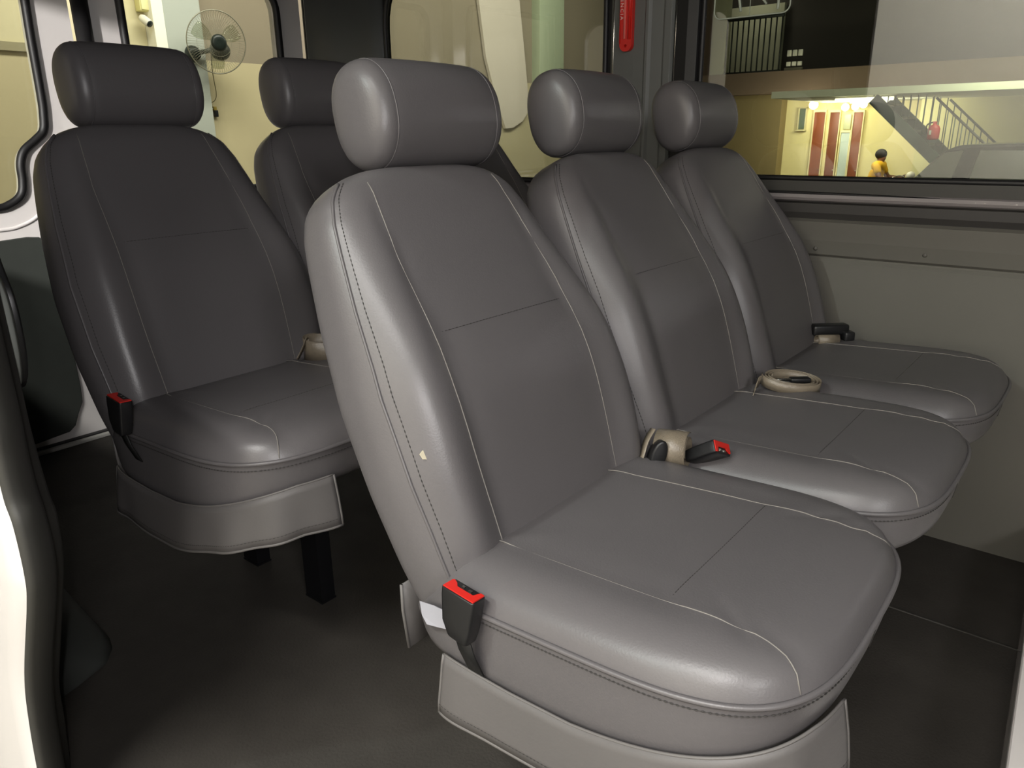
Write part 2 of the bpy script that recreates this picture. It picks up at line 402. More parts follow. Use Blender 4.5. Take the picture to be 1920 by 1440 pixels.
inner = [(0.485, 0.98), (0.482, 0.80), (0.482, 0.75), (0.482, 0.70), (0.475, 0.65), (0.466, 0.607), (0.454, 0.586), (0.474, 0.498), (0.560, 0.338), (0.619, 0.231), (0.635, 0.161), (0.669, 0.029), (0.70, -0.16)]
outer = [(0.325, 0.98), (0.33, 0.80), (0.331, 0.748), (0.336, 0.714), (0.338, 0.665), (0.328, 0.635), (0.332, 0.571), (0.353, 0.522), (0.438, 0.383), (0.474, 0.293), (0.503, 0.168), (0.515, 0.03), (0.53, -0.16)]
ic, oc = smooth_curve(inner, 80), smooth_curve(outer, 80)
rings = []
for (yi, zi), (yo, zo) in zip(ic, oc):
    z = (zi+zo)/2
    a = Vector((NX, yi, zi)); b = Vector((NX-0.06, yo, zo)); d = b-a
    nrm = Vector((0.0, 0, 0)); out_n = Vector((-d.y, d.x, 0)).normalized()
    if out_n.y > 0: out_n = -out_n
    ring = []
    for s, h in ((0.0, -0.01), (0.0, 0.006), (0.10, 0.011), (0.22, 0.011), (0.33, 0.004), (0.42, 0.001), (0.52, 0.007), (0.66, 0.013), (0.80, 0.013), (0.92, 0.007), (1.0, -0.002), (1.0, -0.012)):
        ring.append(a+d*s+out_n*h)
    rings.append(ring)
v, f = loft(rings, close=False, caps=False)
struct(mesh('trim_9', v, f, RUBBERG, solid=0.002), 'dark rubber seal along the sliding door opening')
# white jamb outside the seal
rings = []
for (yo, zo) in oc:
    rings.append([(NX-0.058, yo+0.004, zo), (NX-0.066, yo+0.012, zo), (NX-0.075, yo+0.05, zo), (NX-0.085, yo+0.4, zo), (NX-0.09, yo+1.75, zo)])
v, f = loft(rings, close=False, caps=False)
struct(mesh('wall_left', v, f, WHITE, solid=0.003), 'white van body outside the door seal at the left edge')
# grey inner pillar trim with black edge
gp = smooth_curve([(0.60, 1.30), (0.560, 1.02), (0.522, 0.905), (0.500, 0.857), (0.499, 0.802), (0.512, 0.758), (0.535, 0.735), (0.60, 0.722)], 40)
rings = [[(-0.470, y, z), (-0.478, y+0.010, z-0.002), (-0.490, y+0.012, z), (-0.50, y+0.012, z)] for y, z in gp]
v, f = loft(rings, close=False, caps=False)
gt = mesh('trim_10', v, f, BLACKPLASTIC, solid=0.004); struct(gt, 'black-edged pale grey pillar trim beside the door seal')
rings = [[(-0.476, y+0.004, z), (-0.484, y-0.012, z), (-0.494, y-0.020, z), (-0.506, y-0.02, z)] for y, z in gp]
v, f = loft(rings, close=False, caps=False)
mesh('cover', v, f, GREYTRIM, gt, solid=0.003)
# near side wall behind the door opening (inside face), with its window opening
nw = plate('wall_near', [(0.48, 0.60), (0.66, 0.05), (RY, 0.05), (RY, 1.72), (0.46, 1.72), (0.46, 0.75)], [rrect(1.12, 1.95, 0.92, 1.60, 0.08)], -0.03, yz(NX+0.002), DARKTRIM); struct(nw, 'dark trimmed near side wall behind the sliding door opening')
# low white step on the floor ahead of the front row (lower right edge of the view)
stp = plate('trim_13', [(0.10, -0.584), (1.19, -0.531), (1.19, -0.90), (0.10, -0.90)], [], 0.118, lambda a, b, c: (a, b, FZ+c), WHITE, bevel=0.008); struct(stp, 'low white step on the floor at the lower right edge')

# ------------------------------------------------------------------ seats
TH = math.atan(0.48); EN = Vector((0, math.cos(TH), -math.sin(TH)))
BST = [(0.470, 0.150, 0.030), (0.473, 0.190, 0.046), (0.485, 0.210, 0.056), (0.52, 0.219, 0.060), (0.56, 0.225, 0.060), (0.65, 0.231, 0.060), (0.75, 0.229, 0.060), (0.85, 0.214, 0.060), (0.92, 0.199, 0.060), (0.955, 0.190, 0.059), (0.985, 0.176, 0.057), (1.004, 0.156, 0.052), (1.016, 0.130, 0.043), (1.023, 0.095, 0.030), (1.026, 0.045, 0.015)]
def back_front(z): return Vector((0, -0.013+0.48*(z-0.547), z))
def back_mesh():
    rings = []; zs = []
    # fine station list
    tab = BST
    for a, b in zip(tab, tab[1:]):
        n = 3 if b[0]-a[0] > 0.03 else 1
        for k in range(n): zs.append(a[0]+(b[0]-a[0])*k/n)
    zs.append(tab[-1][0])
    NU = 72
    for z in zs:
        hw, d = interp(tab, z)
        c = back_front(z)+EN*0.060
        b = 0.026*min(1, max(0, (z-0.47)/0.10))*min(1, max(0, (1.0-z)/0.22))
        ring = []
        for k in range(NU):
            a = 2*math.pi*k/NU
            hs = hw+(0.030*math.exp(-((z-0.68)/0.15)**2) if math.cos(a) > 0 else 0)
            x = hs*sgnpow(math.cos(a), 2/4.5); n_ = d*sgnpow(math.sin(a), 2/3.2)
            if n_ < 0:
                q = abs(x)/hs; wgt = min(1, -n_/(d*0.6))
                bul = math.exp(-((q-0.80)/0.17)**2)
                gr = -0.004*math.exp(-((abs(x)-0.128)/0.006)**2)
                lum = 0.034*math.exp(-((z-0.74)/0.16)**2)*(1-q**4)
                n_ -= wgt*(b*bul+gr*min(1, b/0.01)+lum)
            ring.append(c+Vector((x, 0, 0))+EN*n_)
        rings.append(ring)
    return loft(rings)
CC, CF, CB, CHW = -0.165, 0.262, 0.262, 0.2295
def outline(a, r=1.0):
    s = math.sin(a); n = 3.9 if s < 0 else 5.5
    x = CHW*sgnpow(math.cos(a), 2/n); y = (CF if s < 0 else CB)*sgnpow(s, 2/n)
    # front edge bows slightly
    if s < 0: y -= 0.006*(1-(x/CHW)**2)
    return x*r, CC+y*r
def zb(y): return 0.513-0.05*y
def seamz(y): return 0.424+0.062*max(0, min(1, (-y-0.15)/0.27))**1.5
def rear_drop(y):
    t = max(0, (y+0.025)/0.122); return 0.075*min(1, t)**1.4
CR = [('s', 0.93, -0.022), ('s', 0.975, -0.004), ('s', 0.985, 0.012), ('m', 0.992, 0.5), ('p', 0.992, -0.018), ('p', 1.0, -0.006), ('p', 1.0, 0.001), ('p', 0.988, 0.008), ('p', 0.965, 0.020), ('p', 0.92, 0.030), ('p', 0.85, 0.037), ('p', 0.75, 0.041), ('p', 0.62, 0.043), ('p', 0.48, 0.043), ('p', 0.32, 0.042), ('p', 0.16, 0.041), ('p', 0.04, 0.041)]
def cushion_mesh():
    NU = 96; rings = []
    for kind, r, dz in CR:
        ring = []
        for k in range(NU):
            a = 2*math.pi*k/NU; x, y = outline(a, r)
            if kind == 's': z = seamz(y)+dz
            elif kind == 'm': z = seamz(y)*0.45+zb(y)*0.55-rear_drop(y)*0.5
            else: z = zb(y)+dz-rear_drop(y)
            if kind == 'p' and dz > 0.015:
                z -= 0.0035*math.exp(-((abs(x)-0.14)/0.006)**2)*(1 if y < 0 else 0)
                z += 0.004*math.exp(-((abs(x)-0.175)/0.03)**2)
            ring.append(Vector((x, y, z)))
        rings.append(ring)
    return loft(rings)
def head_mesh():
    ST = [(-0.130, 0.05), (-0.1295, 0.25), (-0.128, 0.5), (-0.124, 0.74), (-0.117, 0.88), (-0.108, 0.955), (-0.1015, 0.972), (-0.0985, 0.966), (-0.095, 0.985), (-0.085, 1.0), (-0.045, 1.012), (0, 1.016), (0.045, 1.012), (0.085, 1.0), (0.095, 0.985), (0.0985, 0.966), (0.1015, 0.972), (0.108, 0.955), (0.117, 0.88), (0.124, 0.74), (0.128, 0.5), (0.1295, 0.25), (0.130, 0.05)]
    rings = []
    ti = math.radians(12)
    for x, r in ST:
        ring = []
        for k in range(40):
            a = 2*math.pi*k/40
            y = 0.055*r*sgnpow(math.cos(a), 2/2.3); z = 0.0775*r*sgnpow(math.sin(a), 2/2.5)
            if y < 0: y *= 1.0+0.16*(1-(z/0.079)**2)
            ring.append(Vector((x+0.012, 0.282+y*math.cos(ti)+z*math.sin(ti), 1.078-y*math.sin(ti)+z*math.cos(ti))))
        rings.append(ring)
    return loft(rings)
def bvh(v, f): return BVHTree.FromPolygons([tuple(p) for p in v], f)
def on_back(tree, x, z, off=0.0003):
    o = back_front(z)+Vector((x, 0, 0))-EN*0.2
    h = tree.ray_cast(o, EN)
    return (h[0]-EN*off) if h[0] is not None else None
def on_top(tree, x, y, off=0.0003):
    h = tree.ray_cast(Vector((x, y, 0.9)), Vector((0, 0, -1)))
    return (h[0]+Vector((0, 0, off))) if h[0] is not None else None
BV, BF = back_mesh(); CV, CFa = cushion_mesh(); HV, HF = head_mesh()
BT, CT, HT = bvh(BV, BF), bvh(CV, CFa), bvh(HV, HF)
def dashes(pts, r, period=2):
    """row of machine stitches: one thread that dips into the leather between stitches"""
    out = []; acc = 0.0; q = [Vector(p) for p in pts]; step = 0.0013
    for a, b in zip(q, q[1:]):
        L = (b-a).length; n = max(1, int(L/step))
        for k in range(n): out.append(a+(b-a)*k/n)
    out.append(q[-1])
    return tubegeo(out, [r if (k//2) % 2 else r*0.25 for k in range(len(out))], 4)
def build_seat(name, loc, label, leg_bottom, skirt_from):
    root = empty(name, loc, label, 'seat', 'grey van seats')
    b = mesh('backrest', BV, BF, LEATHER, root, subsurf=1)
    for s in (-1, 1):
        pts = [on_back(BT, s*(0.130+0.012*math.exp(-((z-0.70)/0.16)**2)-0.012*max(0, (z-0.9)/0.1)), z) for z in [0.535+0.462*k/60 for k in range(61)]]
        tube('seam', [p for p in pts if p], 0.0008, THREAD, b, n=6)
        pts, pts2 = [], []
        for k in range(91):
            z = 0.49+0.515*k/90; hw, d = interp(BST, z)
            hs = hw+(0.030*math.exp(-((z-0.68)/0.15)**2) if s > 0 else 0)
            p = on_back(BT, s*(hs*0.955), z, 0.0); q = on_back(BT, s*(hs*0.925), z, 0.0002)
            if p: pts.append(p)
            if q: pts2.append(q)
        tube('piping', pts, 0.0022, LEATHER, b, n=6)
        v, f = dashes(pts2, 0.0007); mesh('stitching', v, f, STITCH, b)
    zc = 0.80
    pts = [on_back(BT, -0.125+0.25*k/40, zc, 0.0001) for k in range(41)]
    v, f = dashes(pts, 0.0005); mesh('stitching', v, f, STITCH, b)
    c = mesh('cushion', CV, CFa, LEATHER, root, subsurf=1)
    for s in (-1, 1):
        pts = []
        for k in range(61):
            y = 0.0-0.4095*k/60; x = s*((0.140 if s < 0 else 0.114+0.014*k/60)+0.004*math.sin(k/60*3)+(0.02*max(0, (k-52)/8)**2))
            p = on_top(CT, x, y)
            if p: pts.append(p)
        tube('seam', pts, 0.0008, THREAD, c, n=6)
    pts = [on_top(CT, -0.138+0.276*k/50, -0.258, 0.0001) for k in range(51)]
    v, f = dashes(pts, 0.0006); mesh('stitching', v, f, STITCH, c)
    pts, pts2 = [], []
    for k in range(141):
        a = math.pi*0.93+(math.pi*1.14)*k/140
        x, y = outline(a, 1.003); pts.append((x, y, zb(y)+0.001-rear_drop(y)))
        x, y = outline(a, 1.0); pts2.append((x, y, zb(y)-0.010-rear_drop(y)))
    tube('piping', pts, 0.0034, LEATHER, c, n=8)
    v, f = dashes(pts2, 0.0008); mesh('stitching', v, f, STITCH, c)
    x, y = outline(math.pi*1.5, 1.0)
    pts = []
    for k in range(8):
        h = CT.ray_cast(Vector((0.02, -0.7, zb(y)-0.006-k*0.006)), Vector((0, 1, 0)))
        if h[0] is not None: pts.append(h[0]+Vector((0, -0.0003, 0)))
    tube('seam', pts, 0.0006, STITCH, c, n=5)
    # skirt hung under the cushion: left side and round the front corner
    def skirt(a0, a1, n=60):
        rings = []
        for k in range(n+1):
            a = a0+(a1-a0)*k/n; x, y = outline(a, 1.0)
            ox, oy = outline(a, 1.0); nx, ny = ox/CHW, (oy-CC)/CF
            L = math.hypot(abs(nx)**3.6, abs(ny)**3.6) or 1; nv = Vector((math.copysign(abs(nx)**3.6, nx)/L, math.copysign(abs(ny)**3.6, ny)/L, 0))
            zt = seamz(y)+0.004; dp = 0.082-0.008*math.sin(k/n*math.pi)
            wob = 0.002*math.sin(k*0.45)
            P = Vector((x, y, 0))
            rings.append([P+nv*0.0005+Vector((0, 0, zt)), P+nv*(0.003)+Vector((0, 0, zt-0.012)), P+nv*(0.006+wob)+Vector((0, 0, zt-dp*0.45)), P+nv*(0.010+wob)+Vector((0, 0, zt-dp*0.8)), P+nv*(0.011+wob*1.3)+Vector((0, 0, zt-dp))])
        return rings
    rg = skirt(math.pi*skirt_from, math.pi*1.455)
    v, f = loft(rg, close=False, caps=False); sk = mesh('skirt', v, f, SKIRT, root, solid=0.0025)
    tube('hem', [r[4] for r in rg], 0.0026, HEM, sk, n=6)
    tube('hem', [r[0] for r in rg], 0.0018, HEM, sk, n=6)
    tube('hem', rg[-1], 0.0024, HEM, sk, n=6); tube('hem', rg[0], 0.0024, HEM, sk, n=6)
    v, f = dashes([r[3] + Vector((0, 0, -0.004)) + (r[3]-Vector((0, CC, r[3].z))).normalized()*0.0016 for r in rg], 0.0006); mesh('stitching', v, f, STITCH, sk)
    # rear skirt behind the backrest
    rings = [[Vector((x, 0.112, 0.462)), Vector((x, 0.112, 0.42)), Vector((x, 0.104, 0.363))] for x in [-0.190+0.38*k/12 for k in range(13)]]
    v, f = loft(rings, close=False, caps=False); rs = mesh('rear_skirt', v, f, SKIRT, root, solid=0.003)
    tube('hem', rings[0], 0.0024, HEM, rs, n=6)
    h = mesh('headrest', HV, HF, LEATHER, root, subsurf=1)
    ti = math.radians(12)
    for s in (-1, 1):
        loop = []
        for k in range(48):
            a = 2*math.pi*k/48
            r = 0.970; x = s*0.0985
            y = 0.055*r*sgnpow(math.cos(a), 2/2.3); z = 0.0775*r*sgnpow(math.sin(a), 2/2.5)
            if y < 0: y *= 1.0+0.16*(1-(z/0.079)**2)
            loop.append((x+0.012, 0.282+y*math.cos(ti)+z*math.sin(ti), 1.078-y*math.sin(ti)+z*math.cos(ti)))
        tube('seam', loop, 0.0009, LEATHER, h, n=6, cyc=True)
    # black pedestal: two square legs and a cross frame
    fr = join(boxgeo((0.0, -0.06, 0.415), (0.30, 0.24, 0.02)), boxgeo((0.08, 0.02, 0.395), (0.04, 0.28, 0.03)))
    mesh('frame', fr[0], fr[1], BLACKMETAL, root, smooth=False)
    for ly in (-0.078, 0.175):
        g = boxgeo((0.098, ly, (0.385+leg_bottom)/2), (0.034, 0.058, 0.385-leg_bottom))
        foot = boxgeo((0.098, ly, leg_bottom+0.0025), (0.037, 0.061, 0.005))
        v, f = join(g, foot); mesh('leg', v, f, BLACKMETAL, root, smooth=False)
    return root
S = 0.46
seats = {}
seatA = build_seat('van_seat', (0, 0, 0), 'front-row grey seat nearest the camera, with a chipped white spot on its backrest', FZ, 0.915)
seatA.scale = (1.035, 1, 0.985); seatA.location = (-0.010, 0, 0.008)
for ch in seatA.children:
    if ch.name.startswith('headrest'): ch.location = (0.034, 0, 0.0)
def copy_tree(src, loc, label, parent=None, skip=()):
    c = src.copy(); COL.objects.link(c)
    if parent is not None: c.parent = parent
    else:
        c.location = loc; c['label'] = label; c.scale = (1, 1, 1.05 if loc[1] > 0.5 else 1)
    if c.name.startswith('headrest'): c.location = (0.004, 0, 0.0)
    for ch in src.children:
        if ch.name.split('.')[0] not in skip: copy_tree(ch, None, None, c)
    return c
NOT_COPIED = ('skirt', 'rear_skirt', 'chip', 'paper_tag')
seatB = copy_tree(seatA, (S, 0, 0), 'middle grey seat of the front row, between its two neighbours', skip=NOT_COPIED)
seatC = copy_tree(seatA, (2*S, 0, 0), 'front-row grey seat against the grey side wall, below the large window', skip=NOT_COPIED)
for st_ in (seatB, seatC):
    # the photo shows only the right-hand seam on these two backrests
    for part in [c for c in st_.children if c.name.startswith('backrest')]:
        sm_ = sorted([c for c in part.children if c.name.startswith('seam')], key=lambda c: sum(v.co.x for v in c.data.vertices))
        bpy.data.objects.remove(sm_[0])
ROW2 = (-0.034, 0.788, 0.045); ROW2B = (-0.034, 0.788, 0.012)
seatD = build_seat('van_seat', ROW2B, 'leftmost rear-row grey seat, in front of the white rear doors', (FZ-0.012)/1.05, 0.83)
seatD.scale = (1.05, 1, 1.05)
for ch in seatD.children:
    if ch.name.startswith('headrest'): ch.location = (0.014, 0, 0.0)
seatE = copy_tree(seatD, (ROW2[0]+S, ROW2[1], 0.012), 'rear-row grey seat mostly hidden behind the nearest front headrest')
seatF = copy_tree(seatD, (ROW2[0]+2*S, ROW2[1], 0.012), 'rear-row grey seat at the far side, only a shoulder showing between front headrests')

# chip in the leatherette and paper tag on the nearest seat
p = on_back(BT, -0.206, 0.676, 0.0006)
chip = [(p+Vector((dx, 0, 0))+Vector((0, 0.433, 0.902))*dz) for dx, dz in ((-.006, .004), (0.0, .007), (.006, .005), (.007, -.001), (.005, -.008), (.001, -.005), (-.004, -.003), (-.005, .001))]
mesh('chip', chip, [tuple(range(8))], FOAM, seatA, smooth=False, solid=0.0008)['label'] = 'torn patch showing cream backing'
pt = [(-0.231, 0.030, 0.494), (-0.233, 0.004, 0.500), (-0.235, -0.020, 0.503), (-0.236, -0.026, 0.480), (-0.235, -0.006, 0.474), (-0.234, 0.016, 0.468), (-0.232, 0.026, 0.476)]
mesh('paper_tag', pt, [tuple(range(7))], PAPER, seatA, smooth=False, solid=0.001)['label'] = 'white paper tag sticking out under the backrest'

# ------------------------------------------------------------------ belt buckles and belts
def buckle_parts(root, Mx, strap=None):
    """buckle body 60 wide (y), 26 thick (x), 78 tall (z), transformed by Mx"""
    secs = [(-0.040, 0.017, 0.011, 0.006), (-0.036, 0.020, 0.0125, 0.005), (-0.015, 0.027, 0.014, 0.001), (0.025, 0.031, 0.0145, 0.0), (0.038, 0.031, 0.0145, 0.0)]
    rings = []
    for z, wy, wx, oy in secs:
        rings.append([Mx @ Vector((x, y-oy, z)) for x, y in rrect(-wx, wx, -wy, wy, 0.005, 3)])
    v, f = loft(rings); o = mesh('buckle_body', v, f, BLACKPLASTIC, root, bevel=0.0015)
    u = [(-.012, -.029), (.012, -.029), (.012, -.022), (.000, -.018), (.000, .012), (.006, .018), (.010, .026), (.008, .0285), (-.012, .0285)]
    btn = plate('release_button', u, [], 0.0022, lambda a, b, c: Mx @ Vector((a, b, 0.0378+c)), REDPLASTIC, root)
    v, f = join(boxgeo((0.006, -0.008, 0.0385), (0.004, 0.006, 0.002)), boxgeo((0.007, 0.006, 0.0385), (0.004, 0.005, 0.002)))
    mesh('latch', [Mx @ Vector(p) for p in v], f, CHROME, root, smooth=False)
    return o
def belt_buckle(loc, label, tilt=(0, 0, 0)):
    root = empty('belt_buckle', loc, label, 'seat belt buckle', 'buckles beside the seats')
    from mathutils import Euler
    Mx = Euler(tilt).to_matrix().to_4x4() @ Matrix.Scale(0.80, 4)
    buckle_parts(root, Mx)
    a = Mx @ Vector((0, -0.004, -0.036))
    ribbon('strap', [a, a+Vector((0.004, -0.004, -0.025)), a+Vector((0.016, -0.007, -0.058))], (0, 0.024, 0), BLACKWEB, root, thick=0.002)
    return root
belt_buckle((-0.263, -0.054, 0.521), 'black buckle with red button at the near corner of the nearest seat', (0.10, 0.06, 0))
belt_buckle((-0.292, 0.700, 0.602), 'black buckle with red button beside the rear seat near the white door', (0.10, 0.06, 0))

def roll(cx, cy, cz, r0, r1, turns, width, axis, start=0.0, squash=1.0):
    """spiral of webbing about an axis: returns points and width vector"""
    ax = Vector(axis).normalized(); e1 = ax.orthogonal().normalized()
    if ax.z > 0.5: e1 = Vector((1, 0, 0)); e1 = (e1-ax*e1.dot(ax)).normalized()
    else: e1 = Vector((0, 0, 1)); e1 = (e1-ax*e1.dot(ax)).normalized()
    e2 = ax.cross(e1); pts = []
    n = int(turns*28)
    for k in range(n+1):
        a = start+2*math.pi*turns*k/n; r = r0+(r1-r0)*k/n
        pts.append(Vector((cx, cy, cz))+e1*math.cos(a)*r*1.0+e2*math.sin(a)*r*squash)
    return pts, ax*width
def frame_of(axis, up=(0, 0, 1)):
    """rotation whose z runs along axis and whose x is closest to up"""
    z = Vector(axis).normalized(); x = (Vector(up)-z*Vector(up).dot(z)).normalized(); y = z.cross(x)
    return Matrix(((x.x, y.x, z.x, 0), (x.y, y.y, z.y, 0), (x.z, y.z, z.z, 0), (0, 0, 0, 1)))
# belt between nearest and middle front seats
b1 = empty('seat_belt', (0.222, -0.066, 0.562), 'rolled taupe belt with a red-ended buckle between nearest and middle front seats', 'seat belt', 'rolled taupe seat belts')
AX = (0.20, -0.95, 0.05)
pts, wv = roll(0, 0, 0.002, 0.030, 0.019, 1.4, 0.050, AX, start=-0.6)
ribbon('webbing', pts, wv, WEBBING, b1)
ribbon('webbing', smooth_curve([(-0.060, 0.034, -0.026), (-0.040, 0.034, -0.008), (-0.022, 0.036, 0.014), (-0.004, 0.034, 0.030)], 20), (0.010, 0.014, -0.004), WEBBING, b1)
loop = [Vector((-0.030+0.017*math.cos(a)*0.6, 0.012-0.010*math.cos(a), -0.002+0.024*math.sin(a)+0.010*math.cos(a))) for a in [2*math.pi*k/24 for k in range(24)]]
v, f = loft([[p+Vector((-0.010, -0.010, 0.004)) for p in loop], [p*1.0 for p in loop], [p+Vector((0.012, 0.010, -0.003)) for p in loop]]); mesh('tongue', v, f, BLACKPLASTIC, b1, bevel=0.004)
box('tongue_plate', (-0.012, -0.016, -0.020), (0.012, 0.016, 0.010), CHROME, b1, bevel=0.001)
Mx = Matrix.Translation((0.016, -0.050, 0.003)) @ frame_of((0.06, -0.85, 0.50), (0.45, 0.2, 0.85)) @ Matrix.Rotation(math.pi, 4, 'Z') @ Matrix.Scale(0.74, 4)
buckle_parts(b1, Mx)
# belt between middle and wall-side front seats
b2 = empty('seat_belt', (0.650, -0.102, 0.572), 'flat coil of taupe belt between the middle and wall-side front seats', 'seat belt', 'rolled taupe seat belts')
def flat_coil(r0, r1, turns, squash, start):
    e1 = Vector((0.634, -0.773, -0.10)); e2 = Vector((0.773, 0.634, 0.16)); n = int(turns*32)
    return [e1*math.cos(start+2*math.pi*turns*k/n)*(r0+(r1-r0)*k/n)+e2*math.sin(start+2*math.pi*turns*k/n)*(r0+(r1-r0)*k/n)*squash for k in range(n+1)]
ribbon('webbing', flat_coil(0.060, 0.040, 3.0, 0.62, 2.9), Vector((-0.10, -0.10, 1)).normalized()*0.021, WEBBING, b2)
ribbon('webbing', smooth_curve([(-0.090, 0.044, -0.022), (-0.074, 0.046, -0.012), (-0.060, 0.048, 0.002), (-0.046, 0.046, 0.004)], 16), (0.004, -0.006, 0.026), WEBBING, b2)
rz_ = Matrix.Rotation(-0.88, 3, 'Z')
box('tongue', (0.010, -0.012, 0.004), (0.040, 0.018, 0.010), BLACKPLASTIC, b2, bevel=0.003, rot=rz_)
box('tongue_plate', (-0.012, 0.016, 0.006), (0.036, 0.012, 0.003), CHROME, b2, bevel=0.001, rot=rz_)
# belt by the wall
b3 = empty('seat_belt', (1.065, -0.050, 0.566), 'small belt roll with black buckle near the grey side wall', 'seat belt', 'rolled taupe seat belts')
pts, wv = roll(-0.012, 0.006, -0.004, 0.015, 0.010, 1.6, 0.052, (0.70, -0.70, 0.0), start=0.3)
ribbon('webbing', pts, wv, WEBBING, b3)
box('buckle_body', (0.010, 0.010, 0.018), (0.090, 0.030, 0.026), BLACKPLASTIC, b3, bevel=0.006, rot=Matrix.Rotation(-0.80, 3, 'Z'))
box('tongue', (0.026, -0.030, 0.004), (0.026, 0.028, 0.024), BLACKPLASTIC, b3, bevel=0.005, rot=Matrix.Rotation(-0.80, 3, 'Z'))
# belt between the two rear seats
b4 = empty('seat_belt', (0.140, 0.712, 0.618), 'taupe belt loop lying between the two rear-row seats', 'seat belt', 'rolled taupe seat belts')
pts = flat_coil(0.042, 0.034, 1.3, 0.6, 2.0)
ribbon('webbing', pts, Vector((-0.05, -0.10, 1)).normalized()*0.050, WEBBING, b4)
ribbon('webbing', smooth_curve([(-0.052, 0.020, -0.014), (-0.040, 0.016, 0.006), (-0.028, 0.012, 0.030)], 10), (0.012, 0.010, -0.006), WEBBING, b4)
box('tongue_plate', (0.020, -0.040, -0.024), (0.034, 0.006, 0.004), CHROME, b4, bevel=0.001, rot=rz_)

# ------------------------------------------------------------------ emergency hammer strip with lettering
hm = empty('emergency_bar', (1.166, 0.617, 1.26), 'red emergency bar with white lettering on the grey pillar', 'emergency tool')
barp = rrect(-0.019, 0.019, 0.0, 0.30, (0.017, 0.017, 0.005, 0.005))
plate('bar_body', [(p[0], p[1]) for p in barp], [[(0.004*math.cos(a), 0.014+0.004*math.sin(a)) for a in [2*math.pi*k/12 for k in range(12)]]], 0.014, lambda a, b, c: (c, a, b), REDPLASTIC, hm, bevel=0.003)
tube('ridge', [(-0.001, 0.003, 0.032), (-0.001, 0.003, 0.30)], 0.0035, mat('pink_ridge', (235, 120, 110), 0.3), hm)
tube('ridge', [(-0.001, -0.012, 0.030), (-0.001, -0.012, 0.30)], 0.0045, REDPLASTIC, hm)
tube('rim', [(0.003, 0.018, 0.02), (0.003, 0.018, 0.30)], 0.004, REDPLASTIC, hm)
fc = bpy.data.curves.new('lettering', 'FONT'); fc.body = 'EMERGENCIA'; fc.size = 0.0145; fc.extrude = 0.0004; fc.space_character = 1.35
tmp = bpy.data.objects.new('tmp_text', fc); COL.objects.link(tmp)
dg = bpy.context.evaluated_depsgraph_get(); me = bpy.data.meshes.new_from_object(tmp.evaluated_get(dg))
wid = max(v.co.x for v in me.vertices)
bpy.data.objects.remove(tmp)
# reads downwards: text x -> -z, text y -> -y (towards the right seen from inside), facing -x
for v in me.vertices:
    tx, ty, tz = v.co
    v.co = Vector((-0.0012-tz, 0.0172-ty*0.9, 0.080+(wid-tx)))
link('lettering', me, mat('white_print', (232, 200, 192), 0.6), hm, smooth=False)

# etched pictogram on the big window
st = empty('window_sticker', (WX+0.018, 0.285, 1.322), 'etched rounded pictogram panel on the large side window', 'sticker')
ol = rrect(-0.100, 0.098, 0.0, 0.14, 0.018, 5)
tube('outline', [(0, y, z) for y, z in ol], 0.0018, ETCH, st, n=6, cyc=True)
tube('outline', [(0, 0.002, 0.002), (0, 0.002, 0.14)], 0.0010, ETCH, st, n=6)
for a, b, r in (((0.036, 0.060), (0.026, 0.013), 0.0040), ((-0.010, 0.060), (-0.040, 0.024), 0.0032), ((-0.030, 0.034), (-0.064, 0.036), 0.003), ((-0.070, 0.034), (-0.070, 0.009), 0.0040)):
    tube('stroke', [(0, a[0], a[1]), (0, b[0], b[1])], r*0.8, ETCH, st, n=6)

# ------------------------------------------------------------------ outside: garage and yard
GZ = -0.74
struct(box('floor_garage', (5, 2, GZ-0.05), (34, 24, 0.1), CONCRETE, bevel=0), 'grey concrete garage floor')
BY = 6.0; ZB = 1.70
struct(box('wall_rear_lower', (3.5, BY+0.1, (GZ+ZB)/2), (15, 0.2, ZB-GZ), WBEIGE, bevel=0), 'beige lower part of the garage rear wall')
struct(box('wall_rear_upper', (3.5, BY+0.1, (ZB+5)/2), (15, 0.2, 5-ZB), WTAUPE, bevel=0), 'taupe upper part of the garage rear wall')
struct(box('wall_rear_column', (2.815, BY-0.06, 2.13), (0.325, 0.16, 5.7), COLGREY, bevel=0.004), 'pale grey column on the garage rear wall behind the fan')
struct(box('trim_11', (2.60, BY-0.075, 2.13), (0.095, 0.15, 5.7), STRIPW, bevel=0), 'bright white strip beside the grey column')
struct(box('wall_rear_panel', (1.82, BY-0.004, 3.0), (1.46, 0.02, 2.55), mat('lighter_beige', (206, 196, 158), 0.9), bevel=0), 'lighter beige plaster left of the white strip')
struct(box('trim_12', (1.0, BY-0.02, 1.70), (1.7, 0.03, 0.06), mat('grey_band', (150, 142, 112), 0.9), bevel=0), 'grey band across the beige wall in the left window')
struct(box('wall_rear_green', (7.99, BY-0.06, 3.33), (0.54, 0.14, 3.25), GREENC, bevel=0.004), 'pale green column on the taupe wall')
ps = plate('glass_reflection_strip', [(6.50, 3.30), (7.30, 3.30), (7.50, 2.05), (7.58, 1.50), (7.57, 1.34), (7.45, 1.22), (7.25, 1.14), (7.10, 1.13), (6.93, 1.45), (6.74, 1.95)], [], 0.04, xz(BY-0.05), REFLP)  # solid panel standing in for a reflection in the side window glass
tag(ps, 'pale pinkish window reflection built as a leaning panel on the taupe wall', 'panel')

